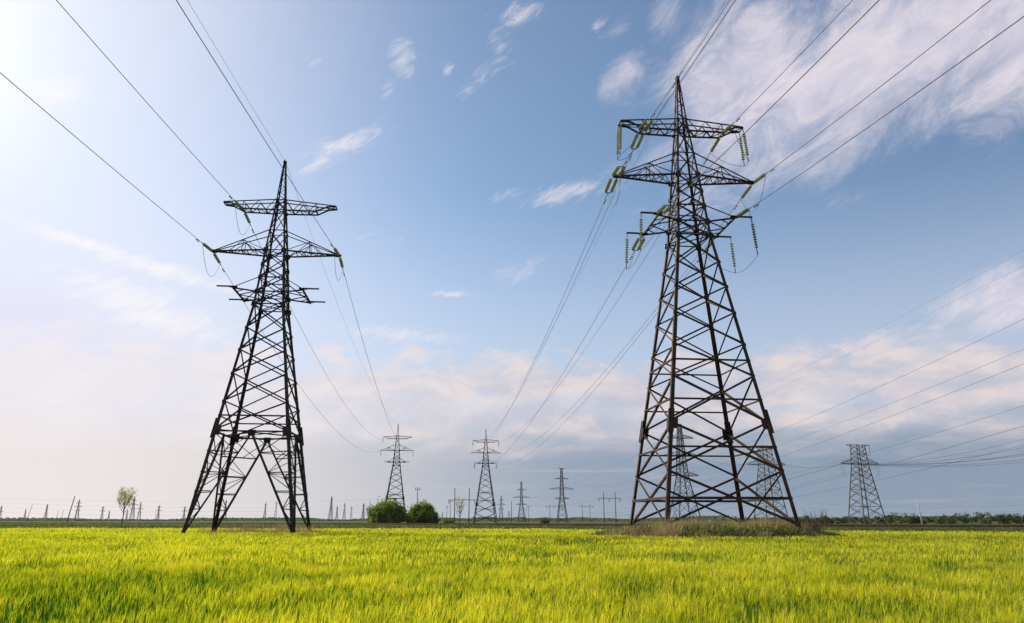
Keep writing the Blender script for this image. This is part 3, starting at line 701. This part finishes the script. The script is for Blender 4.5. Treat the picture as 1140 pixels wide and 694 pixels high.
for i, (a, b_, nm) in enumerate(((T5[0, -1], T6[0, 1], 'level wire joining the two tan flat topped pylons'), (T5[0, -1], at(668, 566, 560), 'upper wire from lone tan pylon back to the left'), (T5[0, -1] + Vector((1, .5, 0)), at(655, 571, 560), 'middle wire from lone tan pylon back to the left'),
                                 (T5[0, 1], at(648, 575, 560), 'lowest wire from lone tan pylon back to the left'), (T6[0, -1], T7[1, 1], 'level wire joining grey three armed pylon to the second tan pylon'),
                                 (T7[0, -1], at(600, 545, 640), 'upper wire leaving the grey pylon behind the big legs leftwards'), (T7[2, -1], at(590, 562, 640), 'lower wire leaving the grey pylon behind the big legs leftwards'))):
    wire(sagline(a, b_, 1.2 if i in (0, 4) else 5, 0, 1, 40), nm, .035, damper=False, n=4)
a = T5[0, 1]; wire(hang(a, a + Vector((-2.2, -2.5, 0)), 4.2, 16), 'slack jumper cable hanging right of the lone tan pylon', .03, 'jumper cable', False, None, 'jumper_cable', 4)
a = T5[0, -1]; wire(hang(a, a + Vector((2.2, 2.5, 0)), 3.2, 16), 'slack jumper cable hanging left of the lone tan pylon', .03, 'jumper cable', False, None, 'jumper_cable', 4)
# small pylons along the horizon (too small in the photo to show parts)
A3 = [(6, 3.6, 1.2), (12, 6.2, 1.6), (18, 4.0, 1.2)]; A2 = [(3, 4.2, 1), (9, 6.2, 1.5)]; A0 = [(4, 2.0, 1)]
SMALL = [
 (2, 563, 30, A3, 'tiny pylon cut by the left photo edge'), (29, 567, 26, A0, 'tiny pylon beside a leaning thin mast near the left edge'),
 (53, 561.5, 30, A0, 'tiny dark pylon left of the leaning dark pole'), (88.5, 556, 34, A3, 'faint pylon just right of the leaning dark pole'),
 (115, 564, 28, A2, 'small faint pylon left of the pale tree'), (142, 568, 26, A2, 'tiny faint pylon close behind the pale tree'),
 (150, 553, 36, A3, 'tallest three armed pylon just right of the pale tree'), (157, 559, 33, A3, 'slimmer pylon second to the right of the pale tree'),
 (177.5, 563, 28, A2, 'dark two armed pylon between the pale tree and the big left pylon'), (206, 564, 28, A2, 'tiny pylon behind the leftmost foot of the big left pylon'),
 (296, 560, 32, A0, 'small pylon framed between the legs of the big left pylon, left of two'), (308, 558.5, 33, A0, 'small pylon framed between the legs of the big left pylon, right of two'),
 (369.5, 553, 36, A0, 'tallest and leftmost of five small pylons left of the round bushes'), (375.6, 564, 26, A0, 'second of five small pylons left of the round bushes'),
 (384, 560, 30, A0, 'third of five small pylons left of the round bushes'), (391.6, 564, 26, A0, 'fourth of five small pylons left of the round bushes'),
 (405, 560.5, 30, A0, 'last of five small pylons, closest to the round bushes'), (492.6, 570, 26, A2, 'tiny pylon just right of the round bushes'),
 (558, 552, 34, A3, 'small pylon beside the right foot of the pylon right of the bushes'), (566.6, 569, 26, A2, 'tiny tan pylon between two dark poles'),
 (342, 568, 26, A2, 'faint tiny pylon right of the big left pylon'), (122, 569, 22, A0, 'faint tiny mast left of the pale tree trunk'), (252, 556.5, 34, A0, 'faint thin pylon behind the left legs of the big left pylon'),
]
for i, (x, y, H, arms, lab) in enumerate(SMALL):
    lattice(x, y, H, H * .085, .35, arms, lab, M_STEEL_TAN if 'tan' in lab else M_STEEL_FAR, R(-12 + 9 * (i % 4)), False, .34, 0, 'small pylons on the horizon', 6, (H * .45, H * .035))
# poles
def pole(x, ytop, H, label, lean=0.0, arm=0, m=M_WOOD, r=.16, double=False):
    p = spot(x, ytop, H); root = empty('utility_pole', (p.x, p.y, 0), 0, label, 'pole')
    mb = MB(); mb.tube([(lean * H * (t - 1), 0, H * t - .2 * (t == 0)) for t in (0, .5, 1)], r, 7, r * .7); mb.build('shaft', m, root, True)
    if arm:
        a = MB(); a.bar((-arm, 0, H * .93), (arm, 0, H * .93), .16, .14); a.build('crossarm', m, root)
        for s in (-1, 0, 1):
            q = MB(); q.lathe((s * arm * .9, 0, H * .93), (0, 0, 1 if arm < 1.5 else -1), [(0, .05), (.1, .12), (.5, .12), (.9, .05)], 6); q.build('insulator', M_STEEL_FAR, root)
    return root
pole(83.5, 552.3, 12, 'dark leaning pole, thickest on the left horizon', .16, 0, r=.24)
pole(36.2, 561.5, 12, 'thin leaning mast near the left photo edge', .20)
pole(65, 568, 9, 'left of two short thin posts left of the leaning pole', .05); pole(71, 568, 9, 'right of two short thin posts left of the leaning pole', .14)
pole(7, 574, 7, 'short pale post near the left photo edge', 0, 0, M_POLE)
pole(174, 569, 10, 'short post touching the dark two armed pylon', .03)
pole(412, 558, 12, 'dark pole at the left rim of the round bushes', .04, 0, r=.22)
pole(465, 542.5, 14, 'tall pole with a short crossarm rising from the right bush', 0, .9); pole(473, 556, 11, 'shorter pole rising from the right bush', 0, .8)
pole(497.7, 564, 10, 'short pole right of the bushes, left of a pair', 0, .7); pole(501.5, 557, 12, 'taller pole right of the bushes, beside a small round shrub', 0, 1.0)
pole(569.4, 558, 12, 'bare dark pole between small pylons', 0, 0, r=.2)
pole(585.5, 566, 11, 'left of two crossarm poles beside the smaller flat topped pylon', 0, 1.0); pole(588.5, 563, 11, 'right of two crossarm poles beside the smaller flat topped pylon', 0, 1.0)
pole(1021.4, 560, 6.2, 'pale concrete pole leaning slightly, alone at far right', -.09, 0, M_POLE, .21)
def hframe(x0, x1, ytop, H, label, beam=.72):
    a, b_ = spot(x0, ytop, H), spot(x1, ytop, H); c = (a + b_) / 2; w_ = (b_ - a).length / 2; rz = math.atan2(b_.y - a.y, b_.x - a.x)
    root = empty('h_frame_pole', (c.x, c.y, 0), rz, label, 'pole', 'twin pole frames')
    for s in (-1, 1):
        mb = MB(); mb.tube([(s * w_, 0, -.2), (s * w_, 0, H)], .26, 7, .19); mb.build('shaft', M_WOOD, root, True)
    mb = MB(); mb.bar((-w_ * 1.9, 0, H * beam), (w_ * 1.9, 0, H * beam), .32, .3); mb.build('crossbeam', M_WOOD, root)
    for s in (-1.8, 0, 1.8):
        q = MB(); q.lathe((w_ * s, 0, H * beam - .15), (0, 0, -1), [(0, .06), (.15, .16), (1.8, .16), (2, .06)], 6); q.build('insulator', M_STEEL_FAR, root)
hframe(506.5, 522.5, 543.5, 18, 'largest dark twin pole frame, between the bushes and the distant pylon', .66)
hframe(671.7, 684.7, 548, 18, 'twin pole frame nearest to the left foot of the big right pylon', .80)
hframe(648, 656.5, 560.5, 18, 'twin pole frame in the gap right of the taller flat topped pylon', .84)
hframe(612, 622, 560.5, 18, 'twin pole frame partly behind the taller flat topped pylon', .84)
# long thin wires low over the horizon
for i, (x0, y0, x1, y1, Y0, Y1, lab) in enumerate(((-40, 553, 420, 556, 620, 700, 'uppermost of the faint wires low over the left horizon'), (-40, 558, 420, 563, 620, 700, 'second of the faint wires low over the left horizon'),
        (-40, 563.5, 420, 566.5, 650, 720, 'third of the faint wires low over the left horizon'), (-40, 569, 420, 570, 650, 720, 'lowest of the faint wires low over the left horizon'),
        (900, 560, 1200, 558, 520, 480, 'upper faint wire low over the right horizon trees'), (900, 566, 1200, 565, 520, 480, 'lower faint wire low over the right horizon trees'))):
    wire(sagline(at(x0, y0, Y0), at(x1, y1, Y1), 3.5, 0, 1, 40), lab, .032, damper=False, n=4)

# ---------------------------------------------------------------- trees and bushes
def leaf_mesh(name, pts, size, tone, material, parent, stretch=1.0):
    n = len(pts); a = rng.normal(0, 1, (n, 3)); a /= np.linalg.norm(a, axis=1)[:, None]; b_ = np.cross(a, rng.normal(0, 1, (n, 3))); b_ /= np.linalg.norm(b_, axis=1)[:, None]
    s_ = (size * (.6 + .8 * rng.random(n)))[:, None] / 2
    V = np.stack([pts - a * s_ * stretch, pts + b_ * s_ * .7, pts + a * s_ * stretch, pts - b_ * s_ * .7], 1).reshape(-1, 3)
    f = np.arange(n)[:, None] * 4 + np.array([[0, 1, 2, 3]])
    o = np_mesh(name, V, f, np.zeros((0, 3), int), np.repeat(tone, 4), material); o.parent = parent; return o
def bush(x, ybase_Y, w, h, label, n, size, material=M_BUSH, name='bush', cat='bush', flat=1.0, trunk=.12, group=None, lobes=26):
    p = at(x, 579, ybase_Y); root = empty(name, (p.x, p.y, 0), rng.random() * 6, label, cat, group)
    L = []
    for i in range(lobes):                        # clumps spread over a dome
        th_, u = rng.random() * 2 * math.pi, rng.random(); cz = u; sr = math.sqrt(max(0, 1 - cz ** 3)); q_ = (.55 + .45 * rng.random() ** .5) * .80
        r_ = w / 2 * sr * q_; zz_ = h * (.10 + .80 * cz * q_)
        L.append((r_ * math.cos(th_), r_ * math.sin(th_), zz_, w * (.11 + .07 * rng.random()), h * (.12 + .08 * rng.random()), rng.random()))
    L.append((0, 0, h * .72, w * .25, h * .22, .6)); L = np.array(L); k = rng.integers(0, len(L), n); g = rng.normal(0, 1, (n, 3)); g /= np.linalg.norm(g, axis=1)[:, None]; rr = rng.random(n) ** .45 * (1 + .55 * (rng.random(n) < .12))
    pts = np.stack([L[k, 0] + g[:, 0] * L[k, 3] * rr, L[k, 1] + g[:, 1] * L[k, 3] * rr, np.maximum(L[k, 2] + g[:, 2] * L[k, 4] * rr, .1)], 1)
    tone = np.clip(.25 + .45 * L[k, 5] + rng.normal(0, .14, n), 0, 1)
    leaf_mesh('crown', pts, np.full(n, size), tone, material, root)
    mb = MB()
    for i in range(7):
        q = L[i * 3 % len(L)]; mb.tube([(q[0] * .1, q[1] * .1, -.1), (q[0] * .5, q[1] * .5, q[2] * .55), (q[0], q[1], q[2])], trunk, 5, trunk * .3)
    mb.build('trunk', M_BARK, root)
    return root
def tree(x, Y, H, label, cr, n, size, material, name='tree', t0=.32, r=.16, up=.9, levels=2, group=None):
    p = at(x, 579, Y); root = empty(name, (p.x, p.y, 0), 0, label, 'tree', group); mb = MB(); tips = []
    mb.tube([(0, 0, -.2), (.1, 0, H * .3), (0, .05, H * .62)], r, 7, r * .5)
    for i in range(13):
        z0 = H * (t0 + (.62 - t0) * i / 12); th_ = i * 2.4 + rng.random(); ln = cr * (1.0 - .25 * i / 12) * (.8 + .4 * rng.random())
        e = Vector((math.cos(th_) * ln * .8, math.sin(th_) * ln * .8, min(H * .99, z0 + ln * up * 1.5 + H * .1 * rng.random()))); m_ = Vector((e.x * .55, e.y * .55, z0 + (e.z - z0) * .40))
        mb.tube([(0, 0, z0), m_, e], r * .45, 5, r * .10); tips += [m_.lerp(e, t_) for t_ in (.2, .5, .8, 1.0)]
        for j in range(4):
            b_ = m_.lerp(e, .1 + .25 * j); q = b_ + Vector((rng.normal(0, cr * .20), rng.normal(0, cr * .20), cr * (.20 + .30 * rng.random())))
            mb.tube([b_, q], r * .14, 4, r * .05); tips += [b_.lerp(q, .6), q]
    mb.build('trunk', M_BARK, root)
    T = np.array([tuple(t_) for t_ in tips]); k = rng.integers(0, len(T), n); pts = T[k] + rng.normal(0, cr * .09, (n, 3))
    leaf_mesh('crown', pts, np.full(n, size), np.clip(rng.random(len(T))[k] * .7 + rng.normal(.15, .15, n), 0, 1), material, root)
    return root
tree(136, 150, 8.2, 'slender pale blossoming tree alone on the field edge at left', 1.9, 1500, .20, M_BLOS, 'young_tree', .34, .13, .86)
tree(511.5, 165, 7.2, 'thin sparse leafless tree beside the largest twin pole frame', 1.5, 260, .2, M_BLOS, 'young_tree', .28, .11, .8)
bush(430, 250, 13.4, 9.3, 'left of two big round green bushes, lighter green and wider', 17000, .55, lobes=54)
o = bush(470, 254, 11.4, 8.5, 'right of two big round green bushes, darker green', 14000, .55, lobes=48)
bush(500, 250, 3.6, 2.4, 'small round shrub at the foot of poles right of the big bushes', 900, .4)
bush(606, 330, 4.6, 3.2, 'small dark round shrub left of the taller flat topped pylon', 900, .45, M_TREE)
def dry_shrub(x, Y, h, n, label, lean):
    p = at(x, 580, Y); z = float(mound_h(np.array(p.x), np.array(p.y))); root = empty('dry_shrub', (p.x, p.y, z - .05), 0, label, 'shrub', None); mb = MB()
    for i in range(n):
        a_ = rng.random() * 6.28; d = Vector((math.cos(a_) * .5 + lean, math.sin(a_) * .5, 1.0 + .3 * rng.random())).normalized(); L_ = h * (.5 + .6 * rng.random()); b0 = Vector((rng.normal(0, .25), rng.normal(0, .25), 0))
        pts = [b0, b0 + d * L_ * .5 + Vector((0, 0, .04)), b0 + d * L_]; mb.tube(pts, .012, 4, .004)
        for j in range(4):
            q = pts[0].lerp(pts[2], .4 + .15 * j); e = q + (d + Vector(rng.normal(0, .45, 3))).normalized() * L_ * .28; mb.tube([q, e], .006, 3, .003)
    mb.build('stems', M_DRYW, root); return root
M_DRYW = steel('dry_wood', (.26, .18, .12), (.18, .12, .08), 3, rough=.95, metal=0)
dry_shrub(905, 50.5, 1.7, 60, 'dry leafless brown shrub at the right end of the mound', .35)
dry_shrub(716, 49.0, 1.5, 46, 'dry leafless brown shrub at the left end of the mound', -.1)
# trees along the right horizon
tl = [(886, 3.4), (897, 3.8), (908, 3.2), (919, 3.8), (931, 3.3), (943, 3.9), (953, 4.2), (963, 4.4), (975, 4.2), (986, 4.6), (997, 5.4), (1009, 5.2), (1017, 4.4), (1030, 4.2), (1041, 4.4), (1053, 4.2), (1066, 5.0), (1077, 5.0), (1089, 6.2), (1100, 5.6), (1111, 4.4), (1122, 4.6), (1134, 4.9), (1145, 4.4), (1158, 5)]
for i, (x, h) in enumerate(tl):
    where = 'behind the lone tan pylon' if 935 < x < 985 else 'left of the lone tan pylon' if x <= 935 else 'between the tan pylon and the pale pole' if x < 1020 else 'right of the pale leaning pole'
    bush(x, 330 + 40 * rng.random(), 6.5 + 2 * rng.random(), h * (.85 + .25 * rng.random()), f'low {"tallest rounded" if h > 6 else "dark green"} tree of the hedge line {where}', 700, .6, M_TREE, 'hedge_tree', 'tree', 1, .1, f'hedge trees {where}' if h <= 6 else None, 14)
# far-off wooded horizon
parts = []
xs_, n = [], 46000
x = rng.uniform(-2100, 2100, n); y = 1180 + 260 * rng.random(n) + 120 * vnoise(x, x * 0, 300, 61)
hh = 1.2 + 11.0 * vnoise(x, y * 0, 55, 62) * (.4 + .6 * vnoise(x, y * 0, 210, 63)) + 3 * (vnoise(x, y * 0, 18, 64) - .5)
P = np.stack([x, y, hh * rng.random(n) ** .7], 1)
a_ = rng.random(n) * math.pi
parts.append(blade_arrays(P - [0, 0, .8], np.full(n, 2.3), 2.2 + 2 * rng.random(n), rng.normal(0, .6, (n, 2)), a_, rng.random(n) * .4, np.clip(.1 + .6 * vnoise(x, y, 14, 65) + rng.normal(0, .12, n), 0, 1)))
o = np_mesh('treeline', *join_arrays(parts), M_TREE); tag(o, 'far dark line of woods along the horizon', 'woods', kind='stuff')

# ---------------------------------------------------------------- air
m = bpy.data.materials.new('haze'); m.use_nodes = True; t = NT(m.node_tree); m.node_tree.nodes.clear()
pv = t.n('ShaderNodeVolumePrincipled'); pv.inputs['Color'].default_value = (.86, .90, .96, 1); pv.inputs['Density'].default_value = .00004; pv.inputs['Anisotropy'].default_value = .3
oo = t.n('ShaderNodeOutputMaterial'); t.t.links.new(pv.outputs[0], oo.inputs['Volume'])
mb = MB(); x0, x1, y0, y1, z0, z1 = -3300, 3300, -240, 3700, -1.2, 60
mb.hexa([(x0, y0, z0), (x1, y0, z0), (x1, y1, z0), (x0, y1, z0), (x0, y0, z1), (x1, y0, z1), (x1, y1, z1), (x0, y1, z1)])
o = mb.build('haze', m); tag(o, 'thin pale haze over the whole plain', 'haze', kind='stuff')
